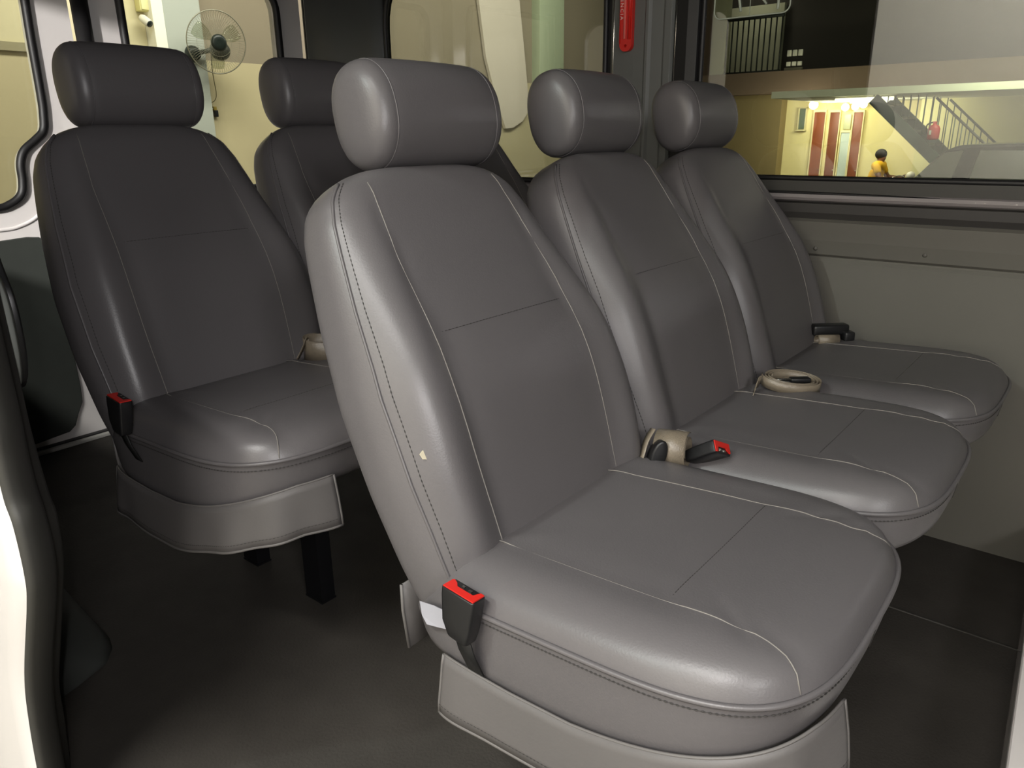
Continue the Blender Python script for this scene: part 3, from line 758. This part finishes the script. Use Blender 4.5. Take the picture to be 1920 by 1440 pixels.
# wall fan
fan = empty('wall_fan', (2.955, BY-0.36, 1.81), 'round black wall fan with a wire cage seen through the rear window', 'fan')
fan.rotation_euler = (math.radians(8), 0, math.radians(-12))
gs = []
fan.scale = (0.88, 0.88, 0.88)
R0 = 0.275
gs = [tubegeo([(R0*math.cos(a), -0.02, R0*math.sin(a)) for a in [2*math.pi*k/48 for k in range(48)]], 0.0055, 6, cyc=True)]
mesh('cage_rim', *gs[0], FANWIRE, fan)
gw = []
for k in range(72):
    a = 2*math.pi*k/72; ca, sa = math.cos(a), math.sin(a)
    for sgn in (-1, 1):
        gw.append(tubegeo([(r*ca, sgn*(0.075*math.sqrt(max(0, 1-(r/R0)**2)))-0.02, r*sa) for r in (0.075, 0.14, 0.2, 0.25, R0)], 0.0011, 4, caps=False))
for r in (0.12, 0.20):
    gw.append(tubegeo([(r*math.cos(a), -0.075*math.sqrt(1-(r/R0)**2)-0.02, r*math.sin(a)) for a in [2*math.pi*k/40 for k in range(40)]], 0.0014, 4, cyc=True))
v, f = join(*gw); mesh('cage', v, f, FANWIRE, fan)
for k in range(3):
    a0 = 2*math.pi*k/3+0.5; V = []; F = []
    for i in range(7):
        r = 0.05+0.185*i/6; wd = 0.35+0.5*math.sin(math.pi*(i+1)/8)
        for j in range(5):
            a = a0+wd*(j/4-0.5)
            V.append((r*math.cos(a), 0.02*(j/4-0.5)*1.6-0.02, r*math.sin(a)))
    for i in range(6):
        for j in range(4): F.append((i*5+j, i*5+j+1, i*5+j+6, i*5+j+5))
    mesh('blade', V, F, FANBLADE, fan, solid=0.003)
def lathe_y(prof, n=24):
    return loft([[(r*math.cos(2*math.pi*k/n), y, r*math.sin(2*math.pi*k/n)) for k in range(n)] for r, y in prof])
v, f = lathe_y([(0.02, -0.10), (0.05, -0.102), (0.07, -0.09), (0.075, -0.07), (0.06, -0.05)]); mesh('hub_cap', v, f, FANBLK, fan)
v, f = lathe_y([(0.045, 0.0), (0.078, 0.03), (0.088, 0.07), (0.085, 0.14), (0.06, 0.18), (0.02, 0.19)]); v = [Vector(p)+Vector((0.065, -0.0, -0.075)) for p in v]; mesh('motor', v, f, FANBLK, fan)
tube('bracket_arm', [(0.03, 0.10, -0.06), (-0.06, 0.13, -0.09), (-0.13, 0.16, -0.11)], 0.022, FANBLK, fan)
v, f = lathe_y([(0.03, 0.19), (0.062, 0.20), (0.074, 0.24), (0.074, 0.30), (0.05, 0.31)]); v = [Vector(p)+Vector((-0.165, -0.07, -0.12)) for p in v]; mesh('wall_mount', v, f, FANBLK, fan)
tube('cord', smooth_curve([(-0.02, 0.10, -0.06), (-0.015, 0.12, -0.25), (0.03, 0.22, -0.38), (0.055, 0.27, -0.46), (0.06, 0.30, -0.52), (0.03, 0.30, -0.56), (-0.03, 0.30, -0.565)], 30), 0.004, mat('fan_cord', (96, 88, 60), 0.6), fan)
sw = empty('wall_switch', (3.075, BY-0.017, 1.29), 'small black and yellow switch box hanging below the fan', 'switch')
box('switch_body', (0, 0, -0.028), (0.035, 0.03, 0.055), BLACKPLASTIC, sw, bevel=0.003); box('switch_cap', (-0.006, 0, 0.014), (0.028, 0.028, 0.032), mat('mustard', (150, 128, 50), 0.6), sw, bevel=0.003)
tube('wire', smooth_curve([(-0.02, -0.002, 0.02), (-0.06, 0.0, -0.01), (-0.11, 0.0, -0.005), (-0.17, 0.0, 0.04)], 16), 0.003, COLGREY, sw)
cv = empty('security_camera', (2.50, BY-0.12, 1.955), 'white bullet security camera below a white box', 'camera')
v, f = lathe_y([(0.015, -0.07), (0.038, -0.07), (0.043, -0.05), (0.043, 0.03), (0.03, 0.06), (0.01, 0.07)])
cv.scale = (0.75, 0.75, 0.75)
R_ = Matrix.Rotation(math.radians(35), 3, 'X') @ Matrix.Rotation(math.radians(15), 3, 'Z')
mesh('camera_body', [R_ @ Vector(p) for p in v], f, WHITEPL, cv)
v, f = lathe_y([(0.005, -0.078), (0.034, -0.078), (0.036, -0.066)]); mesh('lens', [R_ @ Vector(p) for p in v], f, FANBLK, cv)
tube('bracket', [(0, 0.03, 0.02), (0, 0.09, 0.04)], 0.012, WHITEPL, cv)
jb = empty('junction_box', (2.55, BY-0.06, 2.105), 'cream electrical box on the wall above the security camera', 'box')
box('box_body', (0, 0, 0), (0.13, 0.08, 0.16), mat('cream_plastic', (224, 216, 150), 0.5), jb, bevel=0.006)
box('lid', (0, -0.044, 0.0), (0.11, 0.01, 0.14), mat('cream_lid', (232, 226, 170), 0.5), jb, bevel=0.003)

# near side garage wall, behind the photographer (seen in the window reflection)
struct(box('wall_garage_near', (-4.9, 0, 1.8), (0.2, 22, 4.8), mat('near_wall', (205, 199, 188), 0.9), bevel=0), 'beige garage wall on the door side of the van')

# far building across the yard
FX = 15.0
struct(box('wall_far_lower', (FX+0.15, 4.7, 0.62), (0.3, 7.6, 2.3), YELLOWW, bevel=0), 'cream yellow ground floor wall across the yard')
struct(box('wall_far_side', (FX-0.15, 6.6, 0.62), (0.3, 2.75, 2.3), mat('olive_yellow', (128, 112, 74), 0.9), bevel=0), 'darker olive wall section left of the brown doors')
struct(box('wall_far_fascia', (FX-0.25, 4.0, 1.945), (0.7, 12, 0.40), BROWNW, bevel=0), 'brown balcony fascia across the yard')
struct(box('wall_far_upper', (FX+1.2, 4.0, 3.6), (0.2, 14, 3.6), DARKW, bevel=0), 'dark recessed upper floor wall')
struct(box('wall_far_balcony', (FX+0.95, 6.55, 2.75), (0.1, 1.5, 1.6), mat('balcony_wall', (150, 148, 128), 0.9), bevel=0), 'pale wall behind the balcony railing')
struct(box('wall_far_column', (FX-0.45, 6.52, 3.2), (0.25, 0.28, 2.1), mat('pale_column', (158, 156, 126), 0.9), bevel=0.004), 'pale column beside the balcony railing')
struct(box('wall_far_edge', (FX-0.3, 7.52, 3.2), (0.2, 1.7, 2.8), BROWNW, bevel=0), 'brown wall section left of the pale column')
struct(box('wall_stairs', (FX-0.6, 0.2, 0.60), (0.2, 4.9, 2.25), mat('stair_wall', (206, 200, 146), 0.9), bevel=0), 'pale yellow wall behind the staircase')
# railing
rl = empty('balcony_railing', (FX-0.5, 5.83, 2.10), 'dark iron balcony railing with vertical bars', 'railing')
tube('top_rail', [(0, -0.58, 1.03), (0, 0.55, 1.03)], 0.03, IRON, rl); tube('bottom_rail', [(0, -0.58, 0.06), (0, 0.55, 0.06)], 0.022, IRON, rl)
for k in range(11):
    y = -0.55+1.09*k/10; tube('bar', [(0, y, 0.06 if k % 5 else -0.02), (0, y, 1.03)], 0.014, IRON, rl, n=6)
# white block vent (six openings) on the dark balcony
vb = empty('block_vent', (FX-0.42, 5.02, 2.20), 'white six-block vent panel right of the balcony railing', 'vent')
for r, (z, h) in enumerate(((0.26, 0.11), (0.07, 0.08))):
    for k in range(3): box('block', (0, 0.10-0.105*k, z), (0.05, 0.08, h), WHITEPL, vb, bevel=0.01)
box('sill', (0, 0.0, -0.02), (0.06, 0.34, 0.05), mat('vent_sill', (140, 132, 112), 0.8), vb, bevel=0.004)
# doors and window
def far_door(name, y, wd, z1, m, label, group=None):
    d = empty(name, (FX-0.02, y, GZ), label, 'door', group)
    box('leaf', (0, 0, (z1-GZ)/2), (0.06, wd, z1-GZ), m, d, bevel=0.004)
    v, f = join(boxgeo((-0.01, wd/2+0.0075, (z1-GZ)/2), (0.09, 0.015, z1-GZ)), boxgeo((-0.01, -wd/2-0.0075, (z1-GZ)/2), (0.09, 0.015, z1-GZ)), boxgeo((-0.01, 0, z1-GZ+0.02), (0.09, wd+0.03, 0.04)))
    mesh('door_frame', v, f, mat(name+'_frame', (226, 214, 165), 0.7), d, smooth=False)
    box('door_knob', (-0.05, -wd*0.38, (z1-GZ)*0.5), (0.03, 0.02, 0.02), CHROME, d, bevel=0.004)
far_door('wooden_door', 4.545, 0.21, 1.40, WOODDOOR, 'leftmost brown wooden door across the yard, below the single round lamp', 'brown doors across the yard')
far_door('wooden_door', 4.26, 0.18, 1.39, mat('darker_wood', (112, 58, 30), 0.5, noise=(3, 0.2)), 'middle brown wooden door across the yard, left of the pale door', 'brown doors across the yard')
far_door('panel_door', 4.03, 0.16, 1.02, PALEDOOR, 'pale blue door between two brown doors across the yard')
far_door('wooden_door', 3.83, 0.17, 1.38, mat('wood_right', (120, 62, 32), 0.5, noise=(3, 0.2)), 'rightmost brown wooden door across the yard, right of the pale door', 'brown doors across the yard')
wn = empty('small_window', (FX-0.02, 4.885, 1.08), 'small dark-green louvre window left of the brown doors', 'window')
box('louvre_pane', (0, 0, 0.20), (0.05, 0.12, 0.38), mat('window_green', (84, 98, 78), 0.4), wn, bevel=0.003)
v, f = join(boxgeo((-0.02, 0.07, 0.20), (0.06, 0.02, 0.42)), boxgeo((-0.02, -0.07, 0.20), (0.06, 0.02, 0.42)), boxgeo((-0.02, 0, 0.41), (0.06, 0.16, 0.02)), boxgeo((-0.03, 0, -0.01), (0.10, 0.18, 0.03)))
mesh('window_frame', v, f, mat('window_frame_far', (196, 186, 140), 0.7), wn, smooth=False)
pw = empty('small_window', (FX-0.02, 4.03, 1.07), 'small pale window above the pale blue door', 'window')
box('louvre_pane', (0, 0, 0.14), (0.05, 0.13, 0.27), mat('window_pale', (176, 178, 140), 0.4), pw, bevel=0.003)
# lamps
def ball(r, n=16):
    return loft([[(r*math.sin(t)*math.cos(2*math.pi*k/n), r*math.sin(t)*math.sin(2*math.pi*k/n), r*math.cos(t)) for k in range(n)] for t in [0.05+(math.pi-0.1)*i/10 for i in range(11)]])
for y, z, lab in ((4.64, 1.53, 'single bright round wall lamp above the leftmost brown door'), (4.05, 1.47, 'bright round wall lamp above the pale blue door'), (3.73, 1.51, 'bright round wall lamp above the rightmost brown door'), (3.87, 1.48, 'bright round wall lamp between the two other right-hand lamps')):
    l = empty('wall_lamp', (FX-0.20, y, z), lab, 'lamp', 'round wall lamps across the yard')
    v, f = ball(0.085 if y > 4.5 else 0.07); mesh('globe', v, f, LAMPM, l)
    tube('lamp_base', [(0.07, 0, 0), (0.18, 0, 0)], 0.03, WHITEPL, l)
light('wall_lamps_glow', 'POINT', (FX-0.7, 4.2, 1.45), 30, (1.0, 0.96, 0.84), 0.1)
# fluorescent tubes under the slab
for p0, p1, lab in (((12.0, 3.38, 1.50), (12.0, 2.55, 1.50), 'upper of the two long fluorescent tubes under the slab'), ((12.9, 3.42, 1.50), (12.9, 2.75, 1.50), 'lower of the two long fluorescent tubes under the slab')):
    t = empty('tube_light', p0, lab, 'lamp', 'fluorescent tubes under the slab')
    d = Vector(p1)-Vector(p0)
    tube('tube', [(0, 0, 0), d], 0.028, TUBEM, t); 
    pts = [Vector((0, 0, 0.028)), d+Vector((0, 0, 0.028))]
    tube('fitting', pts, 0.022, WHITEPL, t, n=4)
struct(box('ceiling_yard', (13.25, 1.2, 1.60), (3.0, 6.2, 0.10), mat('slab', (222, 224, 200), 0.9), bevel=0), 'pale slab over the stairs')
# staircase with railing
stc = empty('staircase', (11.9, 2.3, GZ), 'green-grey steel staircase rising left to right behind the window', 'staircase')
stc['label'] = 'green-grey steel staircase with a thin railing, right of the brown doors'
def P3(y, z): return Vector((0, y-2.3, z-GZ))
sa, sb = (2.80, 1.50), (0.45, -0.64)
v, f = join()
d = Vector((0, sb[0]-sa[0], sb[1]-sa[1])); L = d.length; ang = math.atan2(d.z, d.y)
rot = Matrix.Rotation(ang, 3, 'X')
mid = P3((sa[0]+sb[0])/2, (sa[1]+sb[1])/2)
v, f = boxgeo(mid, (0.05, L, 0.16), rot); mesh('stringer', v, f, STAIRG, stc, smooth=False)
v, f = boxgeo(mid+Vector((0.95, 0, 0)), (0.05, L, 0.16), rot); mesh('stringer', v, f, STAIRG, stc, smooth=False)
for k in range(11):
    t = (k+0.5)/11; c = P3(sa[0]+(sb[0]-sa[0])*t, sa[1]+(sb[1]-sa[1])*t)
    box('tread', c+Vector((0.47, 0, 0.02)), (0.90, 0.20, 0.035), STAIRG, stc, bevel=0)
for dx in (0.0, 0.95):
    t0 = 0.36
    c0 = P3(sa[0]+(sb[0]-sa[0])*t0, sa[1]+(sb[1]-sa[1])*t0)
    tube('handrail', [c0+Vector((dx, 0, 0.75)), P3(sb[0], sb[1]+0.75)+Vector((dx, 0, 0))], 0.018, IRON if dx == 0 else STAIRG, stc)
    for k in range(24):
        t = k/23; c = P3(sa[0]+(sb[0]-sa[0])*t, sa[1]+(sb[1]-sa[1])*t)+Vector((dx, 0, 0))
        tube('baluster', [c+Vector((0, 0, 0.05)), c+Vector((0, 0, min(0.75, 1.53-GZ-c.z)))], 0.008, STAIRG, stc, n=5)
# fire extinguisher
ex = empty('fire_extinguisher', (11.80, 1.905, 0.91), 'red fire extinguisher hanging beside the staircase', 'extinguisher')
def lathe_z(prof, n=18):
    return loft([[(r*math.cos(2*math.pi*k/n), r*math.sin(2*math.pi*k/n), z) for k in range(n)] for r, z in prof])
v, f = lathe_z([(0.05, 0.0), (0.075, 0.01), (0.078, 0.03), (0.078, 0.15), (0.06, 0.19), (0.025, 0.21), (0.022, 0.225)]); mesh('cylinder', v, f, REDEXT, ex)
box('valve', (0, 0, 0.235), (0.03, 0.05, 0.03), REDEXT, ex, bevel=0.004); tube('hose', smooth_curve([(0, 0.02, 0.24), (0, 0.10, 0.20), (0, 0.09, 0.08)], 12), 0.01, BLACKPLASTIC, ex)
box('label_plate', (-0.079, 0.03, 0.10), (0.004, 0.03, 0.06), WHITEPL, ex, bevel=0.001)
# motorcycle + person in yellow
PX = 13.9
mc = empty('motorcycle', (PX, 3.02, GZ), 'dark red motorcycle with a bright headlamp under the rider in yellow', 'motorcycle')
for y in (0.55, -0.65):
    tube('wheel', [(0, y+0.28*math.cos(a), 0.30+0.28*math.sin(a)) for a in [2*math.pi*k/28 for k in range(28)]], 0.045, RUBBER, mc, cyc=True)
tube('frame', smooth_curve([(0, 0.55, 0.30), (0, 0.25, 0.45), (0, 0.0, 0.55), (0, -0.30, 0.72), (0, -0.40, 0.92)], 16), 0.05, BLACKMETAL, mc)
tube('fork', [(0.0, -0.42, 0.98), (0, -0.65, 0.30)], 0.035, CHROME, mc)
v, f = loft([[(0.11*s*math.cos(a), y, z+0.09*s*math.sin(a)) for a in [2*math.pi*k/14 for k in range(14)]] for y, z, s in ((0.0, 0.70, 0.4), (-0.06, 0.76, 0.9), (-0.18, 0.82, 1.1), (-0.30, 0.84, 0.9), (-0.38, 0.84, 0.3))]); mesh('tank', v, f, BIKEM, mc)
v, f = loft([[(0.12*s*math.cos(a), y, z+0.05*s*math.sin(a)) for a in [2*math.pi*k/14 for k in range(14)]] for y, z, s in ((0.62, 0.80, 0.4), (0.50, 0.78, 0.9), (0.20, 0.74, 1.1), (0.02, 0.74, 0.8))]); mesh('saddle', v, f, BLACKPLASTIC, mc)
tube('handlebar', smooth_curve([(-0.33, -0.24, 1.02), (-0.2, -0.34, 1.05), (0, -0.40, 0.98), (0.2, -0.34, 1.05), (0.33, -0.24, 1.02)], 20), 0.014, CHROME, mc)
v, f = ball(0.085); mesh('headlamp', [Vector(p)+Vector((-0.06, -0.50, 0.92)) for p in v], f, CHROME, mc)
v, f = ball(0.07); mesh('headlamp_glass', [Vector(p)+Vector((-0.10, -0.47, 1.05)) for p in v], f, WHITEPL, mc)

def skinned(name, joints, edges, m, parent=None, root=0, sub=2):
    me = bpy.data.meshes.new(name); me.from_pydata([j[0] for j in joints], edges, []); me.update()
    o = link(name, me, m, parent, smooth=False)
    sk = o.modifiers.new('skin', 'SKIN'); sk.use_smooth_shade = True
    if not me.skin_vertices: me.attributes  # layer is created with the modifier
    for i, j in enumerate(joints):
        r = j[1] if isinstance(j[1], tuple) else (j[1], j[1])
        me.skin_vertices[0].data[i].radius = r
        me.skin_vertices[0].data[i].use_root = (i == root)
    s = o.modifiers.new('sub', 'SUBSURF'); s.levels = sub; s.render_levels = sub
    return o
pr = empty('person', (PX, 3.10, GZ), 'person in a yellow shirt sitting on the motorcycle, back turned', 'person')
# seated, facing -y (to the right), arms reaching to the handlebar
J = [((0, 0.05, 0.84), (0.14, 0.12)), ((0, 0.04, 0.98), (0.13, 0.11)), ((0, 0.0, 1.14), (0.15, 0.11)), ((0, -0.01, 1.23), (0.11, 0.09)), ((0, -0.02, 1.27), (0.05, 0.05)), ((0, -0.03, 1.335), (0.07, 0.085)), ((0, -0.035, 1.40), (0.058, 0.07)),
     ((-0.19, -0.01, 1.20), 0.055), ((-0.27, -0.10, 1.00), 0.045), ((-0.31, -0.30, 0.99), 0.034), ((-0.32, -0.38, 1.02), 0.034),
     ((0.19, -0.01, 1.20), 0.055), ((0.27, -0.10, 1.00), 0.045), ((0.31, -0.30, 0.99), 0.034), ((0.32, -0.38, 1.02), 0.034),
     ((-0.11, 0.02, 0.82), 0.09), ((-0.19, -0.32, 0.74), 0.066), ((-0.19, -0.22, 0.36), 0.05), ((-0.19, -0.24, 0.10), 0.04), ((-0.20, -0.38, 0.05), 0.035),
     ((0.11, 0.02, 0.82), 0.09), ((0.19, -0.32, 0.74), 0.066), ((0.19, -0.22, 0.36), 0.05), ((0.19, -0.24, 0.10), 0.04), ((0.20, -0.38, 0.05), 0.035)]
Ed = [(0,1),(1,2),(2,3),(3,4),(4,5),(5,6),(3,7),(7,8),(8,9),(9,10),(3,11),(11,12),(12,13),(13,14),(0,15),(15,16),(16,17),(17,18),(18,19),(0,20),(20,21),(21,22),(22,23),(23,24)]
skinned('body', J, Ed, SKIN, pr)
skinned('shirt', [((0, 0.05, 0.86), (0.165, 0.14)), ((0, 0.04, 0.99), (0.155, 0.13)), ((0, 0.0, 1.14), (0.175, 0.135)), ((0, -0.01, 1.225), (0.12, 0.10)), ((-0.19, -0.01, 1.20), 0.072), ((-0.245, -0.07, 1.06), 0.064), ((0.19, -0.01, 1.20), 0.072), ((0.245, -0.07, 1.06), 0.064)], [(0,1),(1,2),(2,3),(3,4),(4,5),(3,6),(6,7)], YELLOWT, pr)
skinned('trousers', [((0, 0.05, 0.84), (0.16, 0.14)), ((-0.11, 0.02, 0.82), 0.105), ((-0.19, -0.32, 0.74), 0.08), ((-0.19, -0.22, 0.36), 0.064), ((-0.19, -0.235, 0.14), 0.056), ((0.11, 0.02, 0.82), 0.105), ((0.19, -0.32, 0.74), 0.08), ((0.19, -0.22, 0.36), 0.064), ((0.19, -0.235, 0.14), 0.056)], [(0,1),(1,2),(2,3),(3,4),(0,5),(5,6),(6,7),(7,8)], TROUSER, pr)
v, f = ball(0.092); mesh('hair', [Vector((p[0]*0.92, p[1]*1.08-0.012, p[2]+1.395)) for p in v if True], f, HAIR, pr)

# dark car
ca = empty('parked_car', (8.8, 0.25, GZ), 'dark parked car with slanted windscreen, seen low through the large window', 'car')
ca.scale = (1.17, 1.17, 1.17)
side = smooth_curve([(2.0, 0.30), (2.05, 0.60), (1.95, 0.82), (1.2, 0.98), (0.95, 1.05), (0.66, 1.36), (0.35, 1.405), (-0.4, 1.41), (-1.1, 1.34), (-1.5, 1.05), (-1.75, 0.95), (-1.85, 0.55), (-1.8, 0.30)], 60)
rings = []
for x, k in ((-0.72, 0.965), (-0.76, 0.99), (-0.70, 1.0), (0.70, 1.0), (0.76, 0.99), (0.72, 0.965)):
    rings.append([Vector((x*(1.0 if z < 1.0 else 1.0-0.30*(z-1.0)), y*k, 0.30+(z-0.30)*(k if z > 0.5 else 1))) for y, z in side])
v, f = loft(rings); mesh('body', v, f, CARP, ca)
for gname, poly in (('windscreen', [(0.93, 1.06), (0.66, 1.34), (0.52, 1.36), (0.60, 1.02)]), ('side_window', [(0.46, 1.02), (0.40, 1.36), (-0.22, 1.36), (-0.20, 1.02)]), ('side_window', [(-0.30, 1.02), (-0.31, 1.36), (-0.75, 1.33), (-0.95, 1.06)])):
    plate(gname, poly, [], 0.012, lambda a, b, c: (-0.765+c+0.10*max(0, b-1.0), a, b), CARG, ca)
for y in (1.25, -1.15):
    for x in (-0.70, 0.70):
        v, f = lathe_y([(0.10, -0.10), (0.30, -0.10), (0.32, -0.05), (0.32, 0.05), (0.30, 0.10), (0.10, 0.10)]); mesh('wheel', [(p[1]+x, p[0]+y, p[2]+0.32) for p in v], f, RUBBER, ca)
box('mirror', (-0.84, 0.62, 1.05), (0.16, 0.10, 0.12), CARP, ca, bevel=0.02)
# dark motorcycle seat at the foot of the doors
m2 = empty('scooter', (12.0, 3.88, GZ), 'dark rounded scooter parked before the leftmost brown door, low in the window', 'scooter')
v, f = loft([[(0.20*s*math.cos(a), y, z+0.16*s*math.sin(a)) for a in [2*math.pi*k/14 for k in range(14)]] for y, z, s in ((0.24, 0.72, 0.3), (0.16, 0.76, 0.9), (0.0, 0.80, 1.1), (-0.12, 0.78, 0.9), (-0.22, 0.72, 0.3))]); mesh('seat', v, f, mat('scooter_green', (40, 46, 42), 0.4), m2)
for y in (0.55, -0.55):
    tube('wheel', [(0, y+0.2*math.cos(a), 0.24+0.2*math.sin(a)) for a in [2*math.pi*k/24 for k in range(24)]], 0.04, RUBBER, m2, cyc=True)
tube('frame', [(0, 0.55, 0.24), (0, 0.2, 0.55), (0, -0.15, 0.55), (0, -0.55, 0.24)], 0.06, BLACKMETAL, m2)
tube('stem', [(0, -0.55, 0.24), (0, -0.35, 0.78)], 0.03, BLACKMETAL, m2)
